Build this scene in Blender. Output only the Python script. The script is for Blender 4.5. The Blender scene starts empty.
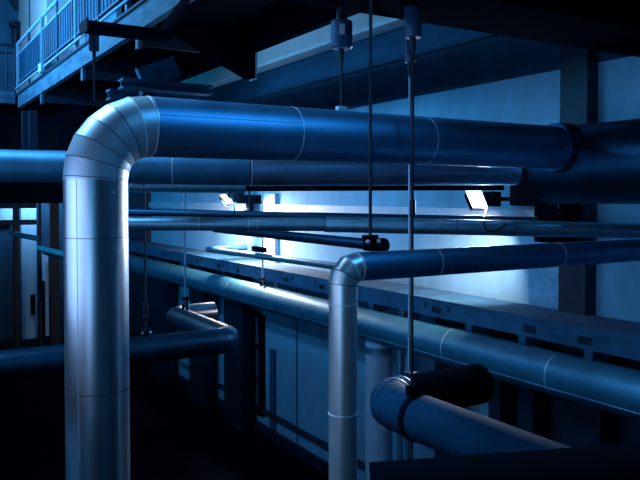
import bpy, bmesh, math, random
from mathutils import Vector, Matrix
random.seed(7)
V = Vector
SC = bpy.context.scene
COL = SC.collection
PI = math.pi

# ------------------------------------------------------------------ camera
H = 6.0                       # eye height above the hall floor
F = 727.0                     # focal length in pixels of a 640 px wide frame
YAW, PITCH, SHIFT = -31.2, -1.5, -24.0
cd = bpy.data.cameras.new('camera')
cam = bpy.data.objects.new('camera', cd)
COL.objects.link(cam)
cd.sensor_width = 36.0
cd.lens = F / 640 * 36.0
cd.shift_y = SHIFT / 640
cd.clip_start = 0.05
cd.clip_end = 200
cam.location = (0, 0, H)
cam.rotation_euler = (math.radians(90 + PITCH), 0, math.radians(YAW))
SC.camera = cam
RM = cam.rotation_euler.to_matrix()
RT, UP, FW = RM @ V((1, 0, 0)), RM @ V((0, 1, 0)), RM @ V((0, 0, -1))
EYE = V((0, 0, H))

def ray(px, py):
    return FW + RT * ((px - 320) / F) + UP * ((240 - py + SHIFT) / F)
def at(px, py, t): return EYE + ray(px, py) * t
def onx(px, py, X):
    d = ray(px, py); return EYE + d * (X / d.x)
def ony(px, py, Y):
    d = ray(px, py); return EYE + d * (Y / d.y)
def onz(px, py, Z):
    d = ray(px, py); return EYE + d * ((Z - H) / d.z)

# ------------------------------------------------------------------ materials
def mat(name, col, rough=0.5, metal=0.0, var=0.0, scale=4.0, rvar=0.0, bump=0.0, stretch=None, col2=None, coat=0.0, spec=0.5):
    m = bpy.data.materials.new(name); m.use_nodes = True
    nt = m.node_tree; b = nt.nodes['Principled BSDF']
    b.inputs['Base Color'].default_value = (*col, 1)
    b.inputs['Roughness'].default_value = rough
    b.inputs['Metallic'].default_value = metal
    b.inputs['Specular IOR Level'].default_value = spec
    if coat:
        b.inputs['Coat Weight'].default_value = coat
        b.inputs['Coat Roughness'].default_value = 0.12
    if var or rvar or bump:
        tc = nt.nodes.new('ShaderNodeTexCoord')
        mp = nt.nodes.new('ShaderNodeMapping')
        nt.links.new(tc.outputs['Object'], mp.inputs['Vector'])
        mp.inputs['Scale'].default_value = stretch or (1, 1, 1)
        n = nt.nodes.new('ShaderNodeTexNoise')
        n.inputs['Scale'].default_value = scale
        n.inputs['Detail'].default_value = 6
        n.inputs['Roughness'].default_value = 0.65
        nt.links.new(mp.outputs['Vector'], n.inputs['Vector'])
        if var:
            r = nt.nodes.new('ShaderNodeValToRGB')
            c2 = col2 or tuple(c * (1 - var) for c in col)
            r.color_ramp.elements[0].position = 0.36
            r.color_ramp.elements[1].position = 0.62
            r.color_ramp.elements[0].color = (*c2, 1)
            r.color_ramp.elements[1].color = (*col, 1)
            nt.links.new(n.outputs['Fac'], r.inputs['Fac'])
            nt.links.new(r.outputs['Color'], b.inputs['Base Color'])
        if rvar:
            mr = nt.nodes.new('ShaderNodeMapRange')
            mr.inputs['To Min'].default_value = max(0.02, rough - rvar)
            mr.inputs['To Max'].default_value = rough + rvar
            nt.links.new(n.outputs['Fac'], mr.inputs['Value'])
            nt.links.new(mr.outputs['Result'], b.inputs['Roughness'])
        if bump:
            bp = nt.nodes.new('ShaderNodeBump')
            bp.inputs['Strength'].default_value = bump
            bp.inputs['Distance'].default_value = 0.02
            nt.links.new(n.outputs['Fac'], bp.inputs['Height'])
            nt.links.new(bp.outputs['Normal'], b.inputs['Normal'])
    return m

def emit(name, col, s):
    m = bpy.data.materials.new(name); m.use_nodes = True
    nt = m.node_tree; nt.nodes.clear()
    o = nt.nodes.new('ShaderNodeOutputMaterial'); e = nt.nodes.new('ShaderNodeEmission')
    e.inputs['Color'].default_value = (*col, 1); e.inputs['Strength'].default_value = s
    nt.links.new(e.outputs[0], o.inputs[0])
    return m

M = dict(
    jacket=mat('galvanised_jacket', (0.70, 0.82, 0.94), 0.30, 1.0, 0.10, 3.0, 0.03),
    jacket_deep=mat('deep_blue_jacket', (0.05, 0.24, 0.42), 0.55, 0.7, 0.25, 3.0, 0.06),
    jacket_elbow=mat('elbow_jacket', (0.60, 0.78, 0.94), 0.38, 0.75, 0.12, 3.0, 0.04),
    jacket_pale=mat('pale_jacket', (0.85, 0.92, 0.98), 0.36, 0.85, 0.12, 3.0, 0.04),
    jacket_dull=mat('dull_jacket', (0.30, 0.64, 0.85), 0.42, 0.9, 0.2, 3.0, 0.06),
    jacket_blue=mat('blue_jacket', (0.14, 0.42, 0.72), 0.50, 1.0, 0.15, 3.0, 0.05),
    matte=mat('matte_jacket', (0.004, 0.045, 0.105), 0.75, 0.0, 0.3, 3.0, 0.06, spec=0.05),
    duct=mat('duct_jacket', (0.05, 0.28, 0.46), 0.5, 0.5, 0.25, 3.0, 0.08),
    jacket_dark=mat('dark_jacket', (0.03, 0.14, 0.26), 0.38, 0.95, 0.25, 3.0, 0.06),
    foil=mat('crumpled_foil', (0.30, 0.52, 0.80), 0.38, 0.85, 0.25, 2.5, 0.1, 0.25, (0.5, 0.5, 1.5)),
    seam=mat('seam_band', (0.75, 0.85, 0.95), 0.4, 0.35),
    seam_dark=mat('seam_groove', (0.05, 0.1, 0.2), 0.5, 0.4),
    steel=mat('dark_steel', (0.010, 0.03, 0.065), 0.5, 0.2, 0.3, 6.0),
    steel_mid=mat('painted_steel', (0.03, 0.14, 0.26), 0.5, 0.1, 0.35, 5.0),
    rod=mat('rod_steel', (0.45, 0.6, 0.8), 0.4, 0.7),
    rod_dark=mat('rod_black', (0.008, 0.018, 0.035), 0.6, 0.2),
    paint=mat('hanger_paint', (0.04, 0.12, 0.25), 0.38, 0.2, 0.4, 9.0),
    wall=mat('wall_plaster', (0.25, 0.55, 0.80), 0.85, 0.0, 0.22, 1.6, 0, 0.1, (1, 1, 0.35)),
    whitewash=mat('whitewash', (0.80, 0.85, 0.90), 0.85, 0.0, 0.12, 1.6, 0, 0.1, (1, 1, 0.35)),
    dark_wall_shade=mat('dark_wall_and_shade', (0.012, 0.065, 0.13), 0.85, 0.0, 0.3, 1.5, 0, 0.1, spec=0.2),  # dark wall tone; on two right-wall sheets it stands in for shade
    wall_dark=mat('wall_painted', (0.06, 0.26, 0.45), 0.85, 0.0, 0.3, 1.2, 0, 0.1),
    worn=mat('worn_plaster', (0.25, 0.55, 0.80), 0.85, 0.0, 0.8, 3.5, 0, 0.3, None, (0.11, 0.34, 0.56)),
    concrete=mat('concrete', (0.025, 0.14, 0.28), 0.8, 0.0, 0.4, 3.0, 0, 0.25, (1, 1, 1.6)),
    floor=mat('floor_concrete', (0.004, 0.007, 0.014), 0.9, 0.0, 0.4, 1.5, spec=0.0),
    black=mat('flat_black', (0.003, 0.006, 0.012), 0.9, spec=0.0),  # plain near-black with no sheen
    panel=mat('ribbed_panel', (0.012, 0.10, 0.20), 0.5, 0.2, 0.5, 5.0, 0, 0, (1, 1, 0.2)),
    rail=mat('rail_paint', (0.30, 0.50, 0.70), 0.4, 0.3),
    girder=mat('girder_paint', (0.012, 0.075, 0.14), 0.6, 0.0, 0.55, 3.0, 0, 0.1, (1, 0.6, 2.0), (0.06, 0.17, 0.27)),
    tray=mat('pale_steel', (0.55, 0.72, 0.92), 0.5, 0.0, 0.15, 3.0),
    glass=mat('dusty_glass', (0.12, 0.3, 0.55), 0.25, 0.0, 0.3, 2.0),
    lens=emit('lamp_lens', (0.80, 0.92, 1.0), 6.0),
    cable=mat('cable_rubber', (0.012, 0.02, 0.035), 0.5),
)

# ------------------------------------------------------------------ mesh helpers
def box(bm, lo, hi, mtx=None):
    lo, hi = V(lo), V(hi)
    vs = []
    for x in (lo.x, hi.x):
        for y in (lo.y, hi.y):
            for z in (lo.z, hi.z):
                p = V((x, y, z))
                vs.append(bm.verts.new(mtx @ p if mtx else p))
    for f in ((0, 1, 3, 2), (4, 6, 7, 5), (0, 4, 5, 1), (2, 3, 7, 6), (0, 2, 6, 4), (1, 5, 7, 3)):
        bm.faces.new([vs[i] for i in f])

def perp(d):
    d = d.normalized()
    a = V((0, 0, 1)) if abs(d.z) < 0.9 else V((1, 0, 0))
    u = d.cross(a).normalized()
    return u, d.cross(u).normalized()

def bar(bm, a, b, w, h):
    """square bar from a to b, w wide and h tall"""
    a, b = V(a), V(b); d = (b - a).normalized()
    u, v = perp(d)
    rings = []
    for p in (a, b):
        rings.append([bm.verts.new(p + u * (sx * w / 2) + v * (sy * h / 2)) for sx, sy in ((-1, -1), (1, -1), (1, 1), (-1, 1))])
    for i in range(4):
        j = (i + 1) % 4
        bm.faces.new((rings[0][i], rings[0][j], rings[1][j], rings[1][i]))
    bm.faces.new(rings[0][::-1]); bm.faces.new(rings[1])

def sections(pts, r, seg):
    """mitred cross-sections at every node of a polyline"""
    pts = [V(p) for p in pts]
    n = len(pts)
    d = [(pts[i + 1] - pts[i]).normalized() for i in range(n - 1)]
    u, v = perp(d[0])
    ring = [pts[0] + u * (r * math.cos(2 * PI * k / seg)) + v * (r * math.sin(2 * PI * k / seg)) for k in range(seg)]
    out = [ring]
    for i in range(1, n):
        t = d[i - 1]
        nn = (d[i - 1] + d[i]).normalized() if i < n - 1 else t
        ring = [q + t * ((pts[i] - q).dot(nn) / t.dot(nn)) for q in ring]
        out.append(ring)
    return out

def skin(bm, rings, cap0=True, cap1=True):
    vv = [[bm.verts.new(p) for p in R] for R in rings]
    s = len(vv[0])
    for a, b in zip(vv, vv[1:]):
        for i in range(s):
            j = (i + 1) % s
            bm.faces.new((a[i], a[j], b[j], b[i]))
    if cap0: bm.faces.new(vv[0][::-1])
    if cap1: bm.faces.new(vv[-1])

def tube(bm, pts, r, seg=24, cap=True):
    skin(bm, sections(pts, r, seg), cap, cap)

def lathe(bm, base, axis, prof, seg=24):
    """prof = (distance along the axis, radius) pairs"""
    base, axis = V(base), V(axis).normalized()
    u, v = perp(axis)
    rings = [[base + axis * h + u * (r * math.cos(2 * PI * k / seg)) + v * (r * math.sin(2 * PI * k / seg)) for k in range(seg)] for h, r in prof]
    skin(bm, rings)

def arc(corner, din, dout, R, n):
    """nodes of a quarter bend from a run along din into a run along dout"""
    corner, din, dout = V(corner), V(din).normalized(), V(dout).normalized()
    c = corner - din * R + dout * R
    p = [c - dout * (R * math.cos(k * PI / 2 / n)) + din * (R * math.sin(k * PI / 2 / n)) for k in range(n + 1)]
    return [p[0] - din * 0.012] + p + [p[-1] + dout * 0.012]        # short straight collars so the ends stay square

def link(name, bm, m, parent=None, sharp=35, bevel=0.0):
    bmesh.ops.recalc_face_normals(bm, faces=bm.faces)
    me = bpy.data.meshes.new(name)
    for f in bm.faces: f.smooth = True
    bm.to_mesh(me); bm.free()
    me.set_sharp_from_angle(angle=math.radians(sharp))
    me.materials.append(M[m] if isinstance(m, str) else m)
    o = bpy.data.objects.new(name, me)
    COL.objects.link(o)
    if parent is not None:
        o.parent = parent
        w = parent
        off = V((0, 0, 0))
        while w is not None:
            off += V(w.location); w = w.parent
        # geometry is authored in world space: move it into the parent's space
        me.transform(Matrix.Translation(-off))
    else:
        c = sum((V(b) for b in o.bound_box), V()) / 8
        lo = min(b[2] for b in o.bound_box)
        base = V((c.x, c.y, lo))
        me.transform(Matrix.Translation(-base)); o.location = base
    if bevel:
        b = o.modifiers.new('bevel', 'BEVEL'); b.width = bevel; b.segments = 2; b.limit_method = 'ANGLE'
    return o

def B(): return bmesh.new()

def tag(o, label, cat, group=None, kind=None):
    o['label'] = label; o['category'] = cat
    if group: o['group'] = group
    if kind: o['kind'] = kind
    return o

def thing(name, loc, label, cat, group=None):
    o = bpy.data.objects.new(name, None); COL.objects.link(o)
    o.location = loc; o.empty_display_size = 0.1
    return tag(o, label, cat, group)

def struct(name, bm, m, **k):
    o = link(name, bm, m, **k); o['kind'] = 'structure'; return o

def sbox(name, lo, hi, m):
    bm = B(); box(bm, lo, hi); return struct(name, bm, m)

def pbox(name, lo, hi, m, parent=None, bevel=0.0):
    bm = B(); box(bm, lo, hi); return link(name, bm, m, parent, bevel=bevel)

def ptube(name, pts, r, m, parent=None, seg=24):
    bm = B(); tube(bm, pts, r, seg); return link(name, bm, m, parent)

def ring(name, p, d, r, m, parent, w=0.012, h=0.004, seg=40):
    p, d = V(p), V(d).normalized()
    bm = B(); tube(bm, [p - d * w / 2, p + d * w / 2], r + h, seg); return link(name, bm, m, parent)

def mitre_ring(name, pts, i, r, m, parent, w=0.009, h=0.0035, seg=40):
    """a thin band lying on the mitre plane at node i of a bend"""
    R = sections(pts, r + h, seg)[i]
    d = (V(pts[min(i + 1, len(pts) - 1)]) - V(pts[max(i - 1, 0)])).normalized()
    bm = B(); skin(bm, [[q - d * w / 2 for q in R], [q + d * w / 2 for q in R]])
    return link(name, bm, m, parent)

def elbow(name, pts, r, m, parent, seam='seam', seg=40):
    """bend of separate mitred gores with a raised band on every joint"""
    R = sections(pts, r, seg)
    bm = B()
    for a, b in zip(R, R[1:]): skin(bm, [a, b], False, False)
    e = link(name, bm, m, parent)
    for i in range(1, len(pts) - 1): mitre_ring('seam_band', pts, i, r, 'seam' if i >= len(pts) - 3 else seam, e, 0.008 if i >= len(pts) - 3 else 0.006, 0.003 if i >= len(pts) - 3 else 0.0012)
    return e

# ------------------------------------------------------------------ the setting
W = 8.25                       # inner face of the long right-hand wall
sbox('floor', (-3, -6, -0.2), (W + 0.4, 40, 0), 'floor')
sbox('ceiling', (-3, -6, 12.0), (W + 0.4, 40, 12.3), 'black')
def ywall(px): return onx(px, 197, W).y
y_worn0, y_worn1 = ywall(529), ywall(568)
sbox('wall_right', (W, -6, 0), (W + 0.4, 38, 12), 'wall')
sbox('wall_back', (-3, 33.0, 0), (W + 0.4, 33.4, 12), 'dark_wall_shade')
sbox('trim_30', (-1.8, -6, 4.15), (0.3, 30, 4.45), 'floor')   # unseen slab added to shade the lower riser from the left
# left-hand wall with its tall windows (the daylight side, behind the camera's left shoulder)
XL = -1.4
sbox('wall_left', (XL - 0.4, -6, 0), (XL, 38, 3.75), 'wall_dark')
sbox('trim_1', (XL - 0.4, -6, 11.2), (XL, 38, 12), 'wall_dark')
bays = [(-5.5, -1.7), (-1.2, 2.6), (3.1, 6.9), (7.4, 11.2), (11.7, 15.5), (16.0, 19.8), (20.3, 24.1), (24.6, 28.4)]
for i, (y0, y1) in enumerate(bays):
    sbox('trim_%d' % (i + 2), (XL - 0.4, y1, 3.75), (XL, y1 + 0.5, 11.2), 'wall_dark')
    bm = B()
    for z in (3.75, 6.9, 9.1, 9.7, 11.12): box(bm, (XL - 0.3, y0, z), (XL - 0.2, y1, z + 0.08))
    for k in range(5):
        y = y0 + (y1 - y0 - 0.06) * k / 4
        box(bm, (XL - 0.3, y, 3.75), (XL - 0.2, y + 0.06, 11.2))
    w = struct('window_%d' % (i + 1), bm, 'steel')
    pbox('pane', (XL - 0.27, y0 + 0.02, 3.77), (XL - 0.255, y1 - 0.02, 11.18), 'glass', w)
sbox('wall_front', (-3, -6.4, 0), (W + 0.4, -6, 12), 'wall_dark')

# worn plaster bay, projecting piers and a ledge on the right-hand wall
def wallpier(n, px0, px1, z0, z1, x0, m):
    a, b = onx(px0, 197, W).y, onx(px1, 197, W).y
    return sbox('trim_%d' % n, (x0, min(a, b), z0), (W + 0.02, max(a, b), z1), m)
wallpier(10, 529.5, 568, 3.6, H - 0.35, W - 0.012, 'worn')
wallpier(27, 266, 278, 3.6, H + 0.08, W - 0.10, 'whitewash')
wallpier(26, 127, 151, 0, 12, W - 0.12, 'steel')
wallpier(11, 570, 597, 0, 12, W - 0.22, 'steel')
sbox('trim_25', (W - 0.02, -6, 0), (W + 0.02, ywall(512), 4.2), 'dark_wall_shade')  # dark sheet puts shade into the colour of the lower right wall
sbox('trim_12', (W - 0.12, -6, H + 2.50), (W + 0.02, 32, H + 2.62), 'dark_wall_shade')
sbox('trim_13', (W - 0.40, -6, H + 3.12), (W + 0.02, 32, H + 4.35), 'whitewash')
sbox('trim_24', (W - 0.02, -6, H + 1.80), (W + 0.02, 32, H + 3.12), 'dark_wall_shade')  # dark sheet stands in for the shadow on the upper wall

# ------------------------------------------------------------------ the gallery at top left
XB, XG, YE = 3.0, 4.6, 19.6
g = thing('gallery_balcony', (XB, 12, H + 2.24), 'long steel gallery balcony along upper left with streaked pale girder edge', 'balcony')
bm = B(); box(bm, (XB, 3.5, H + 2.24), (XB + 0.10, YE, H + 2.54)); link('edge_girder', bm, 'girder', g)
bm = B(); box(bm, (XB - 0.05, 3.5, H + 2.54), (XB + 0.16, YE, H + 2.575)); link('girder_flange', bm, 'steel', g)
bm = B(); box(bm, (XB + 0.10, 3.5, H + 2.40), (XG, YE, H + 2.54)); link('deck', bm, 'black', g)
bm = B(); box(bm, (XG, 3.5, H + 2.10), (XG + 0.12, YE, H + 2.58)); link('inner_girder', bm, 'black', g)
for y in (16.7, 12.95, 9.8, 6.6):
    bm = B(); box(bm, (XB + 0.02, y - 0.06, H + 2.02), (XB + 0.07, y + 0.06, H + 2.24)); link('joist_end', bm, 'girder', g)
    bm = B(); box(bm, (XB + 0.07, y - 0.05, H + 2.06), (XG, y + 0.05, H + 2.40)); link('joist', bm, 'steel', g)
# deep tapered haunch below the inner edge
bm = B()
prof = [(XB + 0.2, H + 2.38), (XG + 0.02, H + 1.74), (XG + 0.12, H + 1.74), (XG + 0.12, H + 2.38)]
a = [bm.verts.new((x, 9.62, z)) for x, z in prof]; b = [bm.verts.new((x, 9.80, z)) for x, z in prof]
bm.faces.new(a); bm.faces.new(b[::-1])
for i in range(4): bm.faces.new((a[i], b[i], b[(i + 1) % 4], a[(i + 1) % 4]))
link('haunch', bm, 'black', g)
pbox('haunch_edge_plate', (XG + 0.12, 9.6, H + 1.72), (XG + 0.14, 9.82, H + 2.2), 'tray', g)

posts = [19.5, 16.3, 13.2, 10.1, 7.0, 3.9]
r = thing('gallery_railing', (XB, 12, H + 2.575), 'pale steel railing with ribbed blue infill panels along the gallery edge', 'railing')
ptube('top_rail', [(XB, 3.6, H + 3.82), (XB, YE - 0.05, H + 3.82)], 0.035, 'rail', r, 12)
for i, y in enumerate(posts):
    bm = B(); box(bm, (XB - 0.035, y - 0.03, H + 2.58), (XB + 0.035, y - 0.01, H + 3.82)); box(bm, (XB - 0.035, y + 0.03, H + 2.58), (XB + 0.035, y + 0.05, H + 3.82))
    box(bm, (XB - 0.02, y - 0.01, H + 2.58), (XB - 0.005, y + 0.03, H + 3.82))
    link('post', bm, 'rail', r)
for a, b in zip(posts, posts[1:]):
    hi, lo = a - 0.08, b + 0.11
    bm = B(); n = int((hi - lo) / 0.10)
    for k in range(n):                                  # ribbed sheet
        y0 = lo + (hi - lo) * k / n; y1 = lo + (hi - lo) * (k + 1) / n
        box(bm, (XB - 0.004 + 0.02 * (k % 2), y0, H + 2.86), (XB + 0.012 + 0.02 * (k % 2), y1 + 0.002, H + 3.52))
    link('infill_panel', bm, 'panel', r)
    bm = B(); box(bm, (XB - 0.02, lo - 0.02, H + 3.52), (XB + 0.035, hi + 0.02, H + 3.55)); link('panel_capping', bm, 'rail', r)
    bm = B(); box(bm, (XB - 0.02, lo - 0.02, H + 2.825), (XB + 0.035, hi + 0.02, H + 2.86)); link('bottom_rail', bm, 'steel_mid', r)
    m_ = (a + b) / 2
    bm = B(); box(bm, (XB - 0.03, m_ - 0.02, H + 2.58), (XB + 0.005, m_ + 0.02, H + 3.80)); link('intermediate_post', bm, 'steel_mid', r)
c = ptube('conduit', [(XB - 0.06, 3.6, H + 2.70), (XB - 0.06, YE - 0.1, H + 2.70)], 0.022, 'rail')
tag(c, 'pale thin conduit running low along the gallery railing above the girder', 'conduit')
jb = thing('junction_box', onx(42, 68, XB - 0.09), 'small pale junction box on the conduit below the gallery railing', 'box')
p = jb.location
pbox('box_body', p - V((0.05, 0.1, 0.10)), p + V((0.04, 0.1, 0.10)), 'rail', jb, 0.01)
pbox('box_lid', p - V((0.062, 0.08, 0.08)), p + V((-0.05, 0.08, 0.08)), 'tray', jb, 0.004)

# cross walkway at the far end of the gallery
g = thing('cross_walkway', (0, YE, H + 2.2), 'dark walkway crossing the hall at the far end of the gallery', 'walkway')
pbox('fascia', (XL, YE, H + 2.34), (XB - 0.06, YE + 0.08, H + 2.62), 'girder', g)
pbox('deck', (XL, YE + 0.08, H + 2.50), (4.62, 23.5, H + 2.62), 'black', g)
r = thing('walkway_railing', (0, YE, H + 2.62), 'dark thin barred railing on the cross walkway at far left', 'railing')
for nm, py, rr in (('top_rail', 45.5, 0.04), ('mid_rail', 53.5, 0.022)):
    z = ony(10, py, YE + 0.04).z
    ptube(nm, [(XL, YE + 0.04, z), (XB - 0.1, YE + 0.04, z)], rr, 'steel', r, 10)
zt = ony(10, 45.5, YE + 0.04).z
for px in (14.5, 6.5, -2, -11):
    x = ony(px, 60, YE + 0.04).x
    ptube('post', [(x, YE + 0.04, H + 2.62), (x, YE + 0.04, zt)], 0.025, 'steel', r, 10)
# upper-storey walls behind the gallery
ya, yb = onx(19.5, 100, 3.65).y, onx(47.5, 100, 3.65).y
sbox('trim_14', (3.65, yb, H + 2.62), (4.6, ya, 12), 'whitewash')
sbox('trim_15', (XL, ya, H + 2.62), (3.65, ya + 0.3, 12), 'wall_dark')
ym = onx(30, 30, 3.65).y
sbox('trim_16', (3.638, ym - 0.06, H + 2.62), (3.652, ym + 0.06, 12), 'steel_mid')
sbox('trim_17', (4.62, 16.5, H + 2.58), (4.74, yb, 12), 'wall_dark')
q = ony(12, 33, ya - 0.1)
bm = B(); lathe(bm, q + V((0.1, -0.1, -0.45)), (0, 0, 1), [(0, 0.05), (0.02, 0.10), (0.55, 0.14), (0.62, 0.20), (0.75, 0.20), (0.80, 0.08)])
o = link('bell_housing', bm, 'steel'); tag(o, 'dark bell-shaped housing mounted on the blue wall at far upper left', 'housing')
bm = B(); tube(bm, [ony(5, -8, ya - 0.2), ony(17, 11, ya - 0.2)], 0.05, 10); o = link('brace_bar', bm, 'steel'); tag(o, 'dark diagonal brace bar at the top left corner of the upper wall', 'brace')
# posts below the gallery
for i, px in enumerate((26, 33)):
    q = ony(px, 130, 18.6 - i * 0.2)
    o = pbox('balcony_post', (q.x - 0.09, q.y - 0.09, H + 0.35), (q.x + 0.09, q.y + 0.09, H + 2.05), 'steel')
    tag(o, ['left', 'right'][i] + ' one of two slender dark posts carrying the far end of the gallery', 'post', 'posts under the gallery')

a, b = ony(-25, 186, 18.5), ony(62, 203, 18.5)
o = pbox('dark_area_beam', (a.x, 18.2, b.z), (b.x, 18.8, H + 0.35), 'black'); tag(o, 'black beam standing in for the dark area behind the left crossing pipe, under the slender gallery posts', 'beam')  # black beam stands in for an unresolved dark area
# black tube standing in for the dark area low in the foreground
a, b = at(372, 497, 3.75), at(720, 472, 3.7)
d = (b - a).normalized()
o = thing('foreground_dark_tube', (a + b) / 2, 'black tube standing in for the dark area across the bottom edge in front of the bent duct', 'pipe')
ptube('pipe_shell', [a, b], 0.17, 'black', o, 32)
for q, s_ in ((b, 1),): ring('end_flange', q + d * s_ * 0.03, d, 0.17, 'black', o, 0.05, 0.03)
# ------------------------------------------------------------------ overhead steel
def ibeam(bm, x0, x1, yc, zb, w, h, t=0.03):
    box(bm, (x0, yc - w / 2, zb), (x1, yc + w / 2, zb + t))
    box(bm, (x0, yc - t / 2, zb + t), (x1, yc + t / 2, zb + h - t))
    box(bm, (x0, yc - w / 2, zb + h - t), (x1, yc + w / 2, zb + h))
bm = B(); box(bm, (2.25, 4.42, H + 1.62), (W, 5.34, H + 2.05))
o = link('overhead_girder', bm, 'black', bevel=0.01); tag(o, 'broad black overhead girder crossing the top of the hall above the big pipe', 'girder')
bm = B()
q0 = ony(85, 22, 5.22); q1 = ony(85, 31.5, 5.22)
box(bm, (q0.x, 5.14, q1.z), (1.85, 5.30, q0.z))
o = thing('bracket_arm', (q0.x, 5.22, q1.z), 'dark steel bracket arm in front of the gallery carrying the leftmost spring hanger', 'bracket')
link('arm', bm, 'black', o, bevel=0.006)
bm = B(); bar(bm, (1.80, 5.26, q0.z - 0.03), (2.90, 7.4, H + 2.22), 0.06, 0.06); link('strut', bm, 'black', o)
pbox('end_plate', (q0.x - 0.012, 5.12, q1.z - 0.01), (q0.x, 5.32, q0.z + 0.01), 'steel', o)
# horizontal support beams behind the elbow
def crossbeam(px0, px1, py0, py1, Y, m, label, depth=0.25):
    a, b = ony(px0, py0, Y), ony(px0, py1, Y); c = ony(px1, py0, Y)
    bm = B(); ibeam(bm, a.x, c.x, Y + depth / 2, b.z, depth, a.z - b.z)
    o = link('support_beam', bm, m); tag(o, label, 'beam'); return o
crossbeam(123, 213, 77.5, 87.5, 10.5, 'steel_mid', 'upper dark blue support beam seen just above the large elbow')
crossbeam(110, 200, 88.5, 99, 11.6, 'steel_mid', 'lower dark blue support beam half hidden behind the large elbow')
q = ony(145, 92, 11.2)
o = pbox('beam_stub', (q.x - 0.1, 11.0, H + 1.45), (q.x + 0.1, 11.2, H + 1.66), 'steel'); tag(o, 'short dark stub post between the two support beams above the elbow', 'post')
bm = B(); bar(bm, ony(140, 79, 11.0), ony(176, 66, 11.0), 0.12, 0.32)
o = link('diagonal_brace', bm, 'steel_mid'); tag(o, 'broad sloping brace rising behind the upper support beam', 'brace')

# ------------------------------------------------------------------ the big elbowed pipe
Y1, R1 = 5.25, 0.222
xr = ony(96, 197, Y1).x
zh = ony(330, 136, Y1).z
p = thing('jacketed_pipe', (xr, Y1, 0), 'largest silver-jacketed pipe, turning down through a gored elbow in the left foreground', 'pipe', 'jacketed pipes')
BR = 0.385
el = arc((xr, Y1, zh), (0, 0, 1), (1, 0, 0), BR, 6)
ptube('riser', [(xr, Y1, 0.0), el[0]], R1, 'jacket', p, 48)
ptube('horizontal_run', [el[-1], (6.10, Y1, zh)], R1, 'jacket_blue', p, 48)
elbow('elbow', el, R1 + 0.001, 'jacket_elbow', p, 'seam_dark')
for py, w in ((388, 0.008), (237, 0.005)):
    ring('seam_band', (xr, Y1, ony(96, py, Y1).z), (0, 0, 1), R1, 'seam_dark', p, w, 0.001)
bm = B(); a = math.radians(-139); q = V((xr + math.cos(a) * R1, Y1 + math.sin(a) * R1, 0))
tube(bm, [q, V((q.x, q.y, el[0].z))], 0.0022, 6); link('lap_seam', bm, 'seam', p)
for px in (303, 437):
    ring('seam_band', (ony(px, 140, Y1 - 0.2).x, Y1, zh), (1, 0, 0), R1, 'seam', p, 0.008, 0.002)
bm = B(); a = math.radians(200); q = V((0, Y1 - math.cos(math.radians(18)) * R1, zh + math.sin(math.radians(18)) * R1))
tube(bm, [V((el[-1].x, q.y, q.z)), V((ony(303, 140, Y1 - 0.2).x, q.y, q.z))], 0.0022, 6); link('lap_seam', bm, 'seam_dark', p)
for k in range(4):
    a = math.radians(-75); z = el[0].z - 0.02 - 0.09 * 0 + k * 0.0
screw_pts = [V((xr + 0.07, Y1 - 0.212, el[0].z + d)) for d in (0.0, -0.09)]
for s in screw_pts:
    bm = B(); lathe(bm, s, (0.3, -1, 0), [(0, 0.006), (0.008, 0.006), (0.011, 0.003)], 8); link('screw', bm, 'seam', p)

# header pipe the big pipe runs into
hx, hr = 6.56, 0.43
zhd = zh - 0.16
p = thing('header_pipe', (hx, 5.6, zhd - hr), 'wide dark header pipe at upper right that the largest pipe runs into', 'pipe')
ptube('shell', [(hx, 5.66, zhd), (hx, 2.2, zhd)], hr, 'jacket_dark', p, 48)
bm = B(); lathe(bm, (hx, 5.66, zhd), (0, 1, 0), [(0, hr + 0.012), (0.03, hr + 0.012), (0.07, hr * 0.9), (0.10, hr * 0.55), (0.115, 0.05)], 40); link('end_cap', bm, 'jacket_dark', p)
ring('seam_band', (hx, 4.55, zhd), (0, 1, 0), hr, 'jacket_dark', p, 0.012, 0.003)
bm = B(); lathe(bm, (6.02, Y1, zh), (1, 0, 0), [(0, R1 + 0.03), (0.07, R1 + 0.03), (0.09, R1 + 0.04), (0.2, R1 + 0.04)], 40); link('branch_collar', bm, 'jacket_dark', p)

# black box standing in for a dark area on the wall under the header's end
q0 = onx(534, 163, 7.75); q1 = onx(566, 244, 7.75)
o = thing('dark_area_box', (8.0, (q0.y + q1.y) / 2, q1.z), 'black box standing in for the dark area beside the end of the pale tray, under the header pipe', 'dark area')
pbox('dark_box_body', (7.75, q1.y, q1.z), (W - 0.14, q0.y, q0.z), 'black', o, 0.02)
h0, h1 = onx(512, 160, 7.95), onx(534, 206, 7.95)
pbox('side_housing', (7.9, q0.y, h1.z), (W - 0.02, h0.y, h0.z), 'black', o, 0.02)
pbox('dark_box_front', (7.735, q1.y + 0.04, q1.z + 0.04), (7.75, q0.y - 0.04, q0.z - 0.04), 'black', o, 0.006)
pbox('dark_box_handle', (7.71, q1.y + 0.08, (q0.z + q1.z) / 2 - 0.08), (7.735, q1.y + 0.11, (q0.z + q1.z) / 2 + 0.08), 'steel', o, 0.006)

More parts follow.
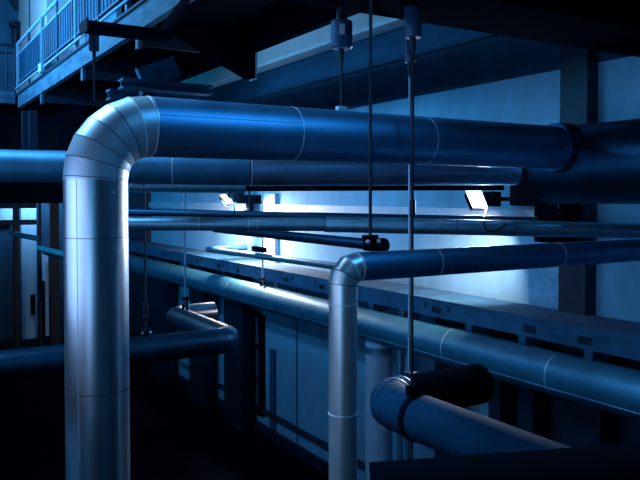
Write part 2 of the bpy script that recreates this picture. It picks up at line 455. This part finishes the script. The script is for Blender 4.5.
# ------------------------------------------------------------------ smaller elbowed pipe
Y2, R2 = 4.5, 0.109
x2 = ony(343, 300, Y2).x; z2 = ony(420, 263.0, Y2).z
p = thing('jacketed_pipe', (x2, Y2, 0), 'smaller silver elbowed pipe dropping down at centre below the largest pipe', 'pipe', 'jacketed pipes')
el = arc((x2, Y2, z2), (0, 0, 1), (1, 0, 0), 0.125, 3)
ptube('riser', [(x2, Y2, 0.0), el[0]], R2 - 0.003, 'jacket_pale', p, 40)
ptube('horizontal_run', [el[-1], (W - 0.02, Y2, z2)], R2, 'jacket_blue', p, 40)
elbow('elbow', el, R2, 'jacket_pale', p, 'seam_dark')
for py in (304, 413): ring('seam_band', (x2, Y2, ony(343, py, Y2).z), (0, 0, 1), R2, 'seam', p, 0.008, 0.001)
for px in (443, 566): ring('seam_band', (ony(px, 264, Y2 - 0.1).x, Y2, z2), (1, 0, 0), R2, 'seam', p, 0.007, 0.002)

# ------------------------------------------------------------------ pipes crossing behind
def run(name, px0, py0, t0, px1, py1, t1, r, m, label, cat='pipe', group=None, bands=(), bandm='seam', seg=32):
    a, b = at(px0, py0, t0), at(px1, py1, t1)
    o = thing(name, (a + b) / 2, label, cat, group)
    ptube('pipe_shell', [a, b], r, m, o, seg)
    d = (b - a).normalized()
    for f in bands: ring('seam_band', a + (b - a) * f, d, r, bandm, o, 0.01, 0.003)
    return o
run('transverse_pipe', -30, 165, 7.7, 249.8, 170, 8.0, 0.172, 'jacket_deep', 'dull blue pipe crossing at left behind the large riser, ending at the crumpled jacket', bands=(0.72,))
E2 = run('transverse_pipe', 250.5, 170, 8.0, 515, 170, 8.6, 0.178, 'foil', 'crumpled foil-jacketed pipe just under the largest pipe', bands=(0.0,))
run('transverse_pipe', 120, 186, 8.6, 245, 187, 8.9, 0.075, 'jacket_dull', 'slim dull pipe tucked under the crossing pipe right of the large riser')
a, b = at(232, 188, 9.3), at(503, 187, 9.6)
bm = B(); bar(bm, a, b, 0.10, 0.085); o = link('dark_strip_bar', bm, 'black'); tag(o, 'thin black bar standing in for the dark strip close below the crumpled foil pipe', 'beam')  # black bar stands in for the dark strip under the foil
# loose torn flap hanging from the jacket
bm = B()
n = 24
A, Bq = at(128, 186, 8.0), at(158, 183, 8.0)
rows = []
for k in range(n + 1):
    f = k / n
    c = A.lerp(Bq, f) + V((0, 0, 0.02 * math.sin(f * 9) + 0.012 * math.sin(f * 23)))
    rows.append([bm.verts.new(c + V((0.0, -0.01 * math.sin(f * 14), 0.035))), bm.verts.new(c + V((0.02, -0.04, 0))), bm.verts.new(c + V((0.03, -0.045, -0.012)))])
for a, b in zip(rows, rows[1:]):
    for i in (0, 1): bm.faces.new((a[i], a[i + 1], b[i + 1], b[i]))
o = link('torn_jacket_flap', bm, 'foil'); sm = o.modifiers.new('thick', 'SOLIDIFY'); sm.thickness = 0.006
tag(o, 'bright torn metal flap hanging under the crossing pipe right beside the large riser', 'flap')

run('conduit_pipe', 126, 212, 9.5, 536, 220.5, 9.0, 0.045, 'jacket_dark', 'thin dark conduit pipe running along the top of the slim crossing pipes', bands=(0.0, 1.0), bandm='seam_dark', seg=16)
run('crossing_pipe', 100, 223.5, 8.9, 325, 224.5, 9.0, 0.084, 'jacket_dull', 'slim blue crossing pipe at mid height, left of the joint', bands=(0.44, 0.66, 0.7, 1.0))
run('crossing_pipe', 325.5, 224.5, 9.0, 646, 231, 8.6, 0.094, 'jacket_dull', 'slim paler crossing pipe at mid height, right of the joint', bands=(0.0, 0.42, 0.6), bandm='seam_dark')

# pipes running along the wall
a = onx(205, 249, 6.9); b = onx(345, 267.5, 6.9)
o = thing('return_pipe', (a + b) / 2, 'thin dark pipe with hooked far end above the concrete ledge', 'pipe')
el = arc(a, (0, 1, 0), (1, 0, 0), 0.25, 5)
ptube('pipe_shell', [b] + el + [a + V((1.15, 0, 0))], 0.066, 'jacket_dull', o, 18)
q = onx(259, 249, 6.9)
pbox('pipe_cradle', q + V((-0.06, -0.26, -0.06)), q + V((0.06, 0.26, 0.05)), 'black', o, 0.02)
a = onx(215, 228.5, 6.2); b = onx(371, 244.5, 6.2)
o = thing('valve_pipe', (a + b) / 2, 'dark pipe ending in a black flanged valve behind the smaller elbow', 'pipe')
ptube('pipe_shell', [a, b], 0.085, 'jacket_dark', o, 18)
d = (b - a).normalized()
bm = B(); lathe(bm, b, d, [(0, 0.06), (0.0, 0.1), (0.05, 0.1), (0.06, 0.07), (0.24, 0.07), (0.25, 0.115), (0.31, 0.115), (0.32, 0.05)], 20); link('valve_body', bm, 'black', o)
bm = B(); lathe(bm, b + d * 0.15, (0, 0, -1), [(0, 0.03), (0.14, 0.03), (0.15, 0.07), (0.19, 0.07)], 16); link('valve_bonnet', bm, 'black', o)

# ------------------------------------------------------------------ concrete ledge and long duct along the wall
XK = 7.3
zk1 = onx(357, 285, XK).z; zk0 = onx(357, 300, XK).z
o = thing('concrete_ledge', (XK, 14, zk0), 'long concrete ledge beam with dark anchor slots running along the wall above the duct', 'ledge')
pbox('beam', (XK, 1.5, zk0), (W - 0.13, 32.4, zk1), 'concrete', o)
ys = [onx(px, 280, XK).y for px in (139, 165, 198, 219, 238, 286, 322, 345, 437, 530, 585)]
for px_, y in zip((139, 165, 198, 219, 238, 286, 322, 345, 437, 530, 585), ys):
    h = zk1 - zk0
    pbox('anchor_slot', (XK - 0.010, y - 0.10, zk0 + h * 0.22), (XK - 0.001, y + 0.10, zk0 + h * 0.58), 'steel', o)
    if px_ > 500: continue
    for s in (-0.30, 0.24): pbox('slot_mark', (XK - 0.008, y + s, zk0 + h * 0.42), (XK - 0.001, y + s + 0.05, zk0 + h * 0.75), 'steel', o)
zl = onx(320, 312, XK).z; RL = 0.275
o = thing('wall_duct', (XK, 14, zl - RL), 'long thick blue duct running along the wall under the concrete ledge', 'duct')
ptube('duct_shell', [(XK, 1.8, zl), (XK, 32.9, zl)], RL, 'duct', o, 48)
for px in (236, 455, 560): ring('seam_band', (XK, onx(px, 300, XK).y, zl), (0, 1, 0), RL, 'seam', o, 0.012, 0.002)
bm = B(); a = math.radians(208); q = V((XK + math.cos(a) * RL, 0, zl + math.sin(a) * RL))
tube(bm, [V((q.x, 1.8, q.z)), V((q.x, 32.8, q.z))], 0.012, 6); link('lap_seam', bm, 'duct', o)
for px in (372, 402, 470, 523, 590):
    y = onx(px, 300, XK).y
    s = pbox('duct_cradle', (XK - 0.02, y - 0.06, zl + RL - 0.03), (XK + 0.32, y + 0.06, zk0), 'concrete')
    n_ = {372: 'pale cradle block in the gap between ledge and duct just right of the smaller riser', 402: 'pale cradle block between ledge and duct beside the twin hanger rods',
          470: 'pale cradle block between ledge and duct below the right-hand floodlight', 523: 'pale cradle block between ledge and duct below the worn plaster patch', 590: 'cradle block between ledge and duct at far right by the dark column'}[px]
    tag(s, n_, 'block', 'cradle blocks on the duct')
# dark columns below the ledge
lab = {499: 'dark column under the ledge between two pale lower wall panels', 530: 'dark column under the ledge left of the dim lower wall panel', 586: 'broad dark column under the ledge at lower right',
       447: 'dark column under the ledge above the black bent duct', 236: 'dark column under the ledge left of the barred window', 200: 'dark column under the ledge behind the bright bent pipe', 160: 'dark column under the ledge right of the large riser'}
for px, wd in ((586, 0.30), (530, 0.14), (499, 0.12), (447, 0.2), (236, 0.55), (200, 0.6), (160, 0.9)):
    y = onx(px, 380, 7.9).y
    o = pbox('ledge_column', (7.8, y - wd, 0), (8.1, y + wd, zk0 - 0.005), 'steel', bevel=0.01)
    tag(o, lab[px], 'column', 'columns under the ledge')
# barred window and dark bay in the lower wall
y0, y1 = onx(263, 350, W).y, onx(243, 350, W).y
zt, zb = onx(253, 312, W).z, onx(253, 408, W).z
bm = B()
for k in range(3):
    y = y0 + (y1 - y0) * k / 2
    box(bm, (W - 0.08, y - 0.13, zb), (W + 0.01, y + 0.13, zt))
for k in range(4):
    z = zt + (zb - zt) * k / 3
    box(bm, (W - 0.07, y0, z - 0.05), (W + 0.01, y1, z + 0.05))
w = struct('window_20', bm, 'black')
pbox('pane', (W - 0.02, y0, zb), (W - 0.005, y1, zt), 'glass', w)
y = onx(297, 380, W).y
sbox('trim_18', (W - 0.006, y - 0.03, 0), (W + 0.01, y + 0.03, zk0), 'seam_dark')
y = onx(274, 380, W).y
sbox('trim_19', (W - 0.06, y - 0.12, 0.3), (W + 0.01, y + 0.12, zk0 - 1.9), 'steel_mid')
# low base plinth and wall cables
sbox('baseboard_right', (W - 0.1, 4, 0), (W + 0.01, 30, 0.25), 'steel')
for i, dz in enumerate((0.0, 0.09)):
    o = ptube('wall_cable', [(W - 0.13, 4, 0.70 + dz), (W - 0.13, 14, 0.62 + dz), (W - 0.13, 22, 0.66 + dz)], 0.022, 'cable', None, 8)
    tag(o, ['lower', 'upper'][i] + ' of two thin black cables strung low along the wall', 'cable', 'low wall cables')

# pale tray on the wall lit by the floodlights
za, zb = onx(300, 205, 8.16).z, onx(300, 213.5, 8.16).z
o = thing('cable_tray', (8.1, 10, zb), 'long pale cable tray along the wall under both floodlights', 'tray')
ye = onx(533, 213, 8.16).y
pbox('tray_side', (8.16, ye, zb), (8.18, 31, za), 'tray', o)
pbox('tray_base', (8.18, ye, zb), (W - 0.02, 31, zb + 0.03), 'tray', o)
pbox('tray_end', (8.15, ye - 0.03, zb - 0.01), (W - 0.02, ye, za + 0.01), 'tray', o)

# vertical pipes under the duct
y = onx(379, 400, XK).y
o = thing('drop_pipe', (XK, y, 0), 'bright vertical pipe descending from the long duct beside the smaller riser', 'pipe', 'drop pipes under the duct')
ptube('pipe_shell', [(XK, y, 0), (XK, y, zl - RL * 0.9)], 0.235, 'tray', o, 40)
ring('collar', (XK, y, zl - RL - 0.10), (0, 0, 1), 0.235, 'jacket_dull', o, 0.12, 0.012)
for px, r_, l_ in ((400, 0.055, 'thin pale vertical pipe right of the bright drop pipe'), (407.5, 0.045, 'thin pale vertical pipe farthest right, directly behind the twin rods')):
    y = onx(px, 400, XK).y
    o = thing('drop_pipe', (XK, y, 0), l_, 'pipe', 'drop pipes under the duct')
    ptube('pipe_shell', [(XK, y, 0), (XK, y, zl - RL * 0.95)], r_, 'jacket_dull', o, 16)
    ring('collar', (XK, y, 2.6), (0, 0, 1), r_, 'steel', o, 0.08, 0.015, 16)

# ------------------------------------------------------------------ bent duct at lower centre
xp = 3.95
zp = onx(411, 414, xp).z
yc = xp * 0.8115 / 0.5885
RP = 0.20
o = thing('bent_duct', (xp, 4.5, zp - RP), 'dark blue bent duct low at centre, running toward the viewer after its elbow', 'duct')
el = arc((xp, yc, zp), (0, 1, 0), (1, 0, 0), 0.27, 4)
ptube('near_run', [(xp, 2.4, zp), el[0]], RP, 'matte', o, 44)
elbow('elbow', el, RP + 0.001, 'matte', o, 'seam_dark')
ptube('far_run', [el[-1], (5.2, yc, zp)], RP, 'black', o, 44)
# bent pipe at left centre
xn = 4.3
zn = onx(195, 325, xn).z
RN = 0.185
ya, yb = onx(173, 318, xn).y, onx(232, 342, xn).y
o = thing('bent_pipe', (xn, (ya + yb) / 2, zn - RN), 'bright zigzag pipe at left centre, bending twice beside the large riser', 'pipe')
el1 = arc((xn, yb, zn), (1, 0, 0), (0, 1, 0), 0.26, 5)
el2 = arc((xn, ya, zn), (0, 1, 0), (1, 0, 0), 0.26, 5)
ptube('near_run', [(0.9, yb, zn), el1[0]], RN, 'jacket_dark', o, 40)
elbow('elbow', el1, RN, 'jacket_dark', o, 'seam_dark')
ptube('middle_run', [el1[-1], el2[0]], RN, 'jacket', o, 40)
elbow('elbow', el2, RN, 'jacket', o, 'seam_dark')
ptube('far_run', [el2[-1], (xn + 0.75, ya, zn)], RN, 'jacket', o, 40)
nruny = yb

# ------------------------------------------------------------------ hangers and rods
def hanger(x, y, ztop, zc1, zc0, rc, zend, rr, label, m='rod_dark', cm='paint', turn=None, plate=True):
    o = thing('spring_hanger', (x, y, zend), label, 'hanger', 'spring hangers')
    if ztop > zc1 + 0.01:
        bm = B(); lathe(bm, (x, y, zc1), (0, 0, 1), [(0, rc * 0.55), (min(0.06, ztop - zc1), rc * 0.45), (ztop - zc1, rc * 0.45)], 20); link('hanger_neck', bm, 'steel', o)
    bm = B(); lathe(bm, (x, y, zc0), (0, 0, 1), [(0, rc * 0.9), (0.012, rc), (zc1 - zc0 - 0.012, rc), (zc1 - zc0, rc * 0.9)], 28); c = link('spring_can', bm, cm, o)
    if plate:
        vdir = V((-x * 0.9, -y, 0)).normalized(); side = V((vdir.y, -vdir.x, 0))
        q = V((x, y, (zc0 + zc1) / 2 + 0.03)) + vdir * (rc + 0.001)
        bm = B(); bar(bm, q - side * rc * 0.25 + V((0, 0, 0.0)), q + side * rc * 0.25, 0.010, 0.09); link('rating_plate', bm, 'tray', c)
    bm = B(); lathe(bm, (x, y, zc0), (0, 0, -1), [(0, rr * 2.2), (0.09, rr * 2.0), (0.14, rr)], 14); link('turnbuckle', bm, 'steel', o)
    ptube('rod', [(x, y, zc0), (x, y, zend)], rr, m, o, 10)
    if turn is not None:
        bm = B(); lathe(bm, (x, y, turn - 0.06), (0, 0, 1), [(0, rr), (0.01, rr * 2), (0.13, rr * 2), (0.14, rr)], 12); link('coupling', bm, 'steel', o)
    return o
def zy(px, py, Y): return ony(px, py, Y).z
# 1 above the elbow
Yh = 5.22; q = ony(94, 40, Yh)
h = hanger(q.x, Yh, zy(94, 31.8, Yh), zy(94, 35, Yh), zy(94, 51, Yh), 0.036, zh + R1 - 0.06, 0.006, 'small dark spring hanger under the bracket arm in front of the gallery', cm='steel', plate=False)
# 2 above the big pipe
q = ony(341.5, 30, Y1)
h = hanger(q.x, Y1, H + 1.62, zy(341, 21, Y1), zy(341, 49, Y1), 0.093, zh + R1 + 0.0, 0.011, 'spring hanger can with pale plate right above the largest pipe, at centre top')
pbox('clamp_lug', (q.x - 0.045, Y1 - 0.03, zh + R1 - 0.005), (q.x + 0.045, Y1 + 0.03, zh + R1 + 0.035), 'tray', h, 0.006)
# 3 front of the pair at right
Yq = 4.87; q = ony(413, 20, Yq)
zpt = zp + RP
h = hanger(q.x, Yq, H + 1.62, H + 1.60, zy(413, 38, Yq), 0.074, zpt - 0.02, 0.013, 'longer front can of the overlapping spring hanger pair at upper right centre', turn=zy(413, 209, Yq), plate=False)
bm = B(); tube(bm, [V((xp, Yq - 0.03, zp)), V((xp, Yq + 0.03, zp))], RP + 0.012, 40); link('pipe_clamp', bm, 'black', h)
pbox('clamp_lug', (q.x - 0.05, Yq - 0.03, zpt), (q.x + 0.05, Yq + 0.03, zpt + 0.09), 'black', h, 0.01)
ptube('lower_rod', [(q.x + 0.0, Yq, zp), (q.x, Yq, zp - 0.55)], 0.012, 'rod_dark', h, 10)
# 4 rear of the pair
Yq = yc + 0.26; q = ony(407.5, 50, Yq)
h = hanger(q.x + 0.03, Yq, H + 1.62, zy(406, 36, Yq), zy(406, 62, Yq), 0.056, zp - 0.1, 0.012, 'shorter rear can of the overlapping spring hanger pair at upper right centre', m='rod', plate=False)
pbox('clamp_lug', (q.x - 0.02, Yq - 0.08, zp + 0.10), (q.x + 0.08, Yq + 0.03, zp + 0.16), 'steel', h, 0.01)
# plain rods
def rod(px, py0, py1, Y, rr, m, label, clamp=None, turn=None):
    a = ony(px, py0, Y); b = ony(px, py1, Y)
    o = thing('hanger_rod', (a.x, Y, b.z), label, 'rod', 'hanger rods')
    ptube('rod', [a, (a.x, Y, b.z)], rr, m, o, 8)
    if clamp:
        w_, h_, mm = clamp
        bm = B(); box(bm, (a.x - w_, Y - 0.03, b.z - h_ * 0.3), (a.x - w_ * 0.45, Y + 0.03, b.z + h_)); box(bm, (a.x + w_ * 0.45, Y - 0.03, b.z - h_ * 0.3), (a.x + w_, Y + 0.03, b.z + h_))
        box(bm, (a.x - w_ * 1.4, Y - 0.02, b.z + h_ * 0.7), (a.x + w_ * 1.4, Y + 0.02, b.z + h_)); link('rod_clamp', bm, mm, o)
        for s in (-1, 1):
            bm = B(); lathe(bm, (a.x + s * w_ * 1.1, Y - 0.03, b.z + h_ * 0.5), (0, -1, 0), [(0, 0.014), (0.02, 0.014), (0.025, 0.008)], 8); link('bolt', bm, 'seam', o)
    if turn:
        z = ony(px, turn, Y).z
        bm = B(); lathe(bm, (a.x, Y, z), (0, 0, 1), [(0, rr), (0.01, rr * 2.6), (0.2, rr * 2.6), (0.21, rr)], 12); link('turnbuckle', bm, m, o)
    return o
rod(370.7, 0, 247, Y2, 0.013, 'rod_dark', 'tall black rod crossing the largest pipe, holding the smaller pipe right of its elbow', (0.045, 0.09, 'black'))
rod(184.5, 180, 307, ya - 0.55, 0.018, 'tray', 'pale rod left of the small floodlight, clamped to the bright zigzag pipe', (0.045, 0.17, 'steel'))
rod(144.5, 165, 336, nruny, 0.017, 'rod_dark', 'black rod close right of the large riser, down to the zigzag pipe', (0.05, 0.1, 'steel'), 318)
a = onx(262.5, 292, XK - 0.05)
rod(262.5, 165, 284, a.y, 0.02, 'tray', 'thin pale rod right of the small floodlight down to the long duct', (0.06, 0.14, 'steel'))
rod(249.5, 160, 206, 12.0, 0.02, 'rod_dark', 'thin dark short rod just left of the crumpled pipe jacket')

# ------------------------------------------------------------------ floodlights
def flood(c4, depth, label, t):
    """c4 = lens corners (top-left, top-right, bottom-right, bottom-left)"""
    n = (c4[1] - c4[0]).cross(c4[3] - c4[0]).normalized()
    c = sum(c4, V()) / 4
    if n.dot(EYE - c) < 0: n = -n
    o = thing('floodlight', c, label, 'floodlight', 'floodlights')
    bm = B()
    f = [bm.verts.new(q) for q in c4]; k = [bm.verts.new(c + (q - c) * 0.8 - n * depth) for q in c4]
    bm.faces.new(f); bm.faces.new(k[::-1])
    for i in range(4): bm.faces.new((f[i], k[i], k[(i + 1) % 4], f[(i + 1) % 4]))
    link('lamp_housing', bm, 'black', o)
    bm = B()
    f = [bm.verts.new(c + (q - c) * 0.95 + n * 0.004) for q in c4]; k = [bm.verts.new(c + (q - c) * 0.95 + n * 0.012) for q in c4]
    bm.faces.new(f[::-1]); bm.faces.new(k)
    for i in range(4): bm.faces.new((f[i], k[i], k[(i + 1) % 4], f[(i + 1) % 4]))
    link('lens', bm, 'lens', o)
    return o, c, n
T2 = 10.55
c4 = [at(465, 191, T2 + 0.05), at(481, 191, T2 + 0.18), at(488, 208.5, T2 + 0.0), at(472.5, 208.5, T2 - 0.13)]
f2, fc2, fn2 = flood(c4, 0.09, 'larger lit floodlight at right above the slim crossing pipe', T2)
q = at(492, 199, T2 + 0.25)
pbox('mounting_box', q - V((0.09, 0.10, 0.11)), q + V((0.09, 0.10, 0.11)), 'black', f2, 0.01)
bm = B(); bar(bm, q + V((0, 0, 0)), V((W, q.y, q.z)), 0.06, 0.06); link('mounting_arm', bm, 'black', f2)
cp = [at(486, 208, T2), at(485.5, 213, T2 - 0.5), at(483.5, 222, T2 - 1.95), at(486, 230, T2 - 2.05), at(494, 231.5, T2 - 2.1), at(502, 228, T2 - 2.05), at(508, 221, T2 - 1.7), at(517, 217.5, T2 - 0.8), at(530, 218, T2 - 0.2)]
ptube('power_cord', cp, 0.013, 'cable', f2, 8)
T1 = 18.1
c4 = [at(219.5, 195.5, T1 + 0.05), at(225, 194.5, T1 + 0.2), at(233.5, 203.5, T1), at(228, 204.5, T1 - 0.15)]
f1, fc1, fn1 = flood(c4, 0.10, 'small lit floodlight in the middle distance left of centre', T1)
q = at(235, 197, T1 + 0.2)
pbox('mounting_box', q - V((0.14, 0.14, 0.13)), q + V((0.14, 0.14, 0.13)), 'black', f1, 0.01)
a, b = at(237, 199, T1 + 0.1), at(276, 199.5, T1 + 0.4)
bm = B(); bar(bm, a, b, 0.2, 0.22); link('mounting_arm', bm, 'black', f1)
a, b = at(250, 203, T1 + 0.1), at(250, 219, T1 + 0.1)
bm = B(); bar(bm, a, b, 0.14, 0.14); link('mounting_post', bm, 'black', f1)
a = at(243.5, 187, T1 + 0.3)
bm = B(); lathe(bm, a, (0, 0, -1), [(0, 0.1), (0.22, 0.1)], 18); link('mounting_stub', bm, 'jacket_dull', f1)
ptube('power_cord', [at(233, 204, T1), at(234.5, 210, T1), at(235, 216, T1), at(238, 217, T1), at(243, 211, T1), at(249, 209, T1)], 0.016, 'cable', f1, 8)
a = at(267, 206, T1 + 0.2)
o = pbox('cable_gland', a - V((0.1, 0.1, 0.07)), a + V((0.1, 0.1, 0.07)), 'black', f1, 0.03)

# ------------------------------------------------------------------ far end wall at left
YB = 33.0
def bpan(n, px0, px1, py0, py1, dy, m):
    a = ony(px0, py0, YB - dy); b = ony(px1, py1, YB - dy)
    return sbox('trim_%d' % n, (a.x, YB - dy, max(0, b.z)), (b.x, YB + 0.02, a.z), m)
bpan(20, 21, 37.5, 203, 338, 0.5, 'wall')
bpan(21, 38, 49, 248, 338, 0.25, 'wall')
bpan(22, 0, 13, 204, 222, 0.3, 'wall')
o = bpan(23, 38.8, 45.5, 281, 338, 0.3, 'black')
q = ony(33, 305, YB - 0.55)
o = pbox('wall_slot_plate', (q.x - 0.09, YB - 0.54, ony(33, 313, YB).z), (q.x + 0.09, YB - 0.5, ony(33, 293, YB).z), 'black'); tag(o, 'narrow black plate on the pale far wall panel at left', 'plate')
for i, (px, wpx, l_) in enumerate(((16, 5, 'wide'), (39.5, 2.5, 'slim'), (54, 9, 'broad'))):
    a = ony(px - wpx / 2, 260, 30.5); b = ony(px + wpx / 2, 260, 30.5)
    o = pbox('hall_column', (a.x, 30.3, 0), (b.x, 30.6, H + 2.6), 'steel')
    tag(o, ['wide dark column left of the pale far wall panel', 'slim dark column at the right edge of the pale far wall panel', 'broad dark column at far left next to the large riser'][i], 'column', 'columns at the far end')
for i, py in enumerate((206, 223)):
    a = ony(-20, py, 30.0); b = ony(36, py, 30.0)
    o = pbox('cross_rail', (a.x, 29.9, a.z - 0.1), (b.x, 30.0, a.z + 0.1), 'steel'); tag(o, ['upper', 'lower'][i] + ' dark horizontal rail across the far pale wall panel at left', 'rail', 'rails at the far end')
a, b = at(11, 233.5, 27.5), at(37, 238.5, 26.5)
o = ptube('far_duct', [a, b], 0.10, 'jacket_dull', None, 16); tag(o, 'short dull pipe slanting across the far pale panel at left', 'pipe')
a, b = at(38.5, 247.5, 25.0), at(70, 255.5, 23.0)
o = thing('far_pipe', (a + b) / 2, 'thin bright pipe slanting down behind the left edge of the large riser', 'pipe')
ptube('pipe_shell', [a, b], 0.09, 'tray', o, 14)
bm = B(); d = (b - a).normalized(); tube(bm, [a + d * 0.5 - V((0, 0, 0.12)), b - V((0, 0, 0.12))], 0.07, 10); link('pipe_support', bm, 'steel', o)
a, b = ony(46.7, 262, 29.5), ony(47.5, 297, 29.5)
o = ptube('vertical_conduit', [b, V((b.x, 29.5, a.z))], 0.05, 'tray', None, 10); tag(o, 'short bright vertical conduit beside the broad dark column at far left', 'conduit')

# ------------------------------------------------------------------ light
def area(name, loc, direction, sx, sy, power, col, spread=180):
    l = bpy.data.lights.new(name, 'AREA'); l.shape = 'RECTANGLE'; l.size = sx; l.size_y = sy
    l.energy = power; l.color = col; l.spread = math.radians(spread)
    o = bpy.data.objects.new(name, l); COL.objects.link(o); o.location = loc
    o.rotation_euler = V(direction).to_track_quat('-Z', 'Y').to_euler()
    return o
def point(name, loc, power, col, r=0.08):
    l = bpy.data.lights.new(name, 'POINT'); l.energy = power; l.color = col; l.shadow_soft_size = r
    o = bpy.data.objects.new(name, l); COL.objects.link(o); o.location = loc; return o
BLUE = (0.0, 0.50, 1.0)
MID = (0.12, 0.55, 1.0)
PALE = (0.36, 0.55, 0.90)
for i, (y0, y1) in enumerate(bays):
    lo, hi = [(0, 0), (0, 0), (0, 0), (14, 0), (0, 150), (0, 230), (50, 0), (50, 0)][i]
    if lo: area('daylight', (XL - 0.1, (y0 + y1) / 2, 6.0), (1, 0, 0), 3.6, 2.4, lo, BLUE, 100)
    if hi: area('clerestory_daylight', (XL - 0.1, (y0 + y1) / 2, 10.35), (1, 0, 0), 3.6, 1.0, hi, (0.18, 0.54, 1.0), 150)
area('upper_daylight', (XL - 0.05, 14.2, 8.72), (1, 0.0, 0.22), 8.0, 0.55, 560, MID, 95)
area('elbow_fill', (-0.3, 8.0, 11.8), (0.35, -0.5, -1), 2.0, 4.5, 380, (0.25, 0.58, 0.95), 80)  # added unseen lamp under the ceiling, brightens the elbow
area('daylight_centre', (XL + 0.02, 5.2, 5.75), (1, 0, 0), 6.0, 1.9, 36, PALE, 115)
area('daylight_low', (XL + 0.02, 1.7, 4.8), (1, 0, 0), 2.2, 1.5, 26, PALE, 130)
area('daylight_side', (XL + 0.02, 0.2, 5.6), (1, 0.3, 0), 2.4, 2.2, 10, BLUE, 120)
for c, d, k, kg in ((fc2, (0.35, 1.0, -0.95), 240, 1), (fc1, (0.35, -1.0, -0.85), 300, 25), (fc1, (0.35, 1.0, -0.7), 420, 0)):
    n_ = fn2
    area('floodlight_beam', c + n_ * 0.05 + V((0, 0.0, -0.1)), d, 0.25, 0.25, k, (1.0, 0.80, 0.70), 105)
    if kg: point('floodlight_glow', c + n_ * 0.25 + V((0, 0, -0.06)), kg, (0.3, 0.66, 1.0), 0.06)
area('big_pipe_fill', (3.6, 2.8, 8.8), (-1.4, 2.3, -2.3), 1.6, 1.6, 17, (0.06, 0.40, 0.88), 80)  # added lamp out of view for the blue band on the big pipe
area('floodlight_throw', fc2 + fn2 * 0.03, (-0.92, -0.38, 0.0), 0.3, 0.3, 190, (0.75, 0.85, 1.0), 120)
area('far_panel_fill', (5.6, 31.7, 6.3), (0.0, 0.5, -1), 2.5, 0.4, 150, (0.4, 0.65, 1.0))  # added unseen lamp brightening the far wall panels
w = bpy.data.worlds.new('world'); SC.world = w; w.use_nodes = True
w.node_tree.nodes['Background'].inputs[0].default_value = (0.002, 0.012, 0.05, 1)
w.node_tree.nodes['Background'].inputs[1].default_value = 0.3

vs = SC.view_settings
vs.view_transform = 'Standard'; vs.look = 'None'; vs.gamma = 1.0; vs.exposure = -0.15
vs.use_curve_mapping = False
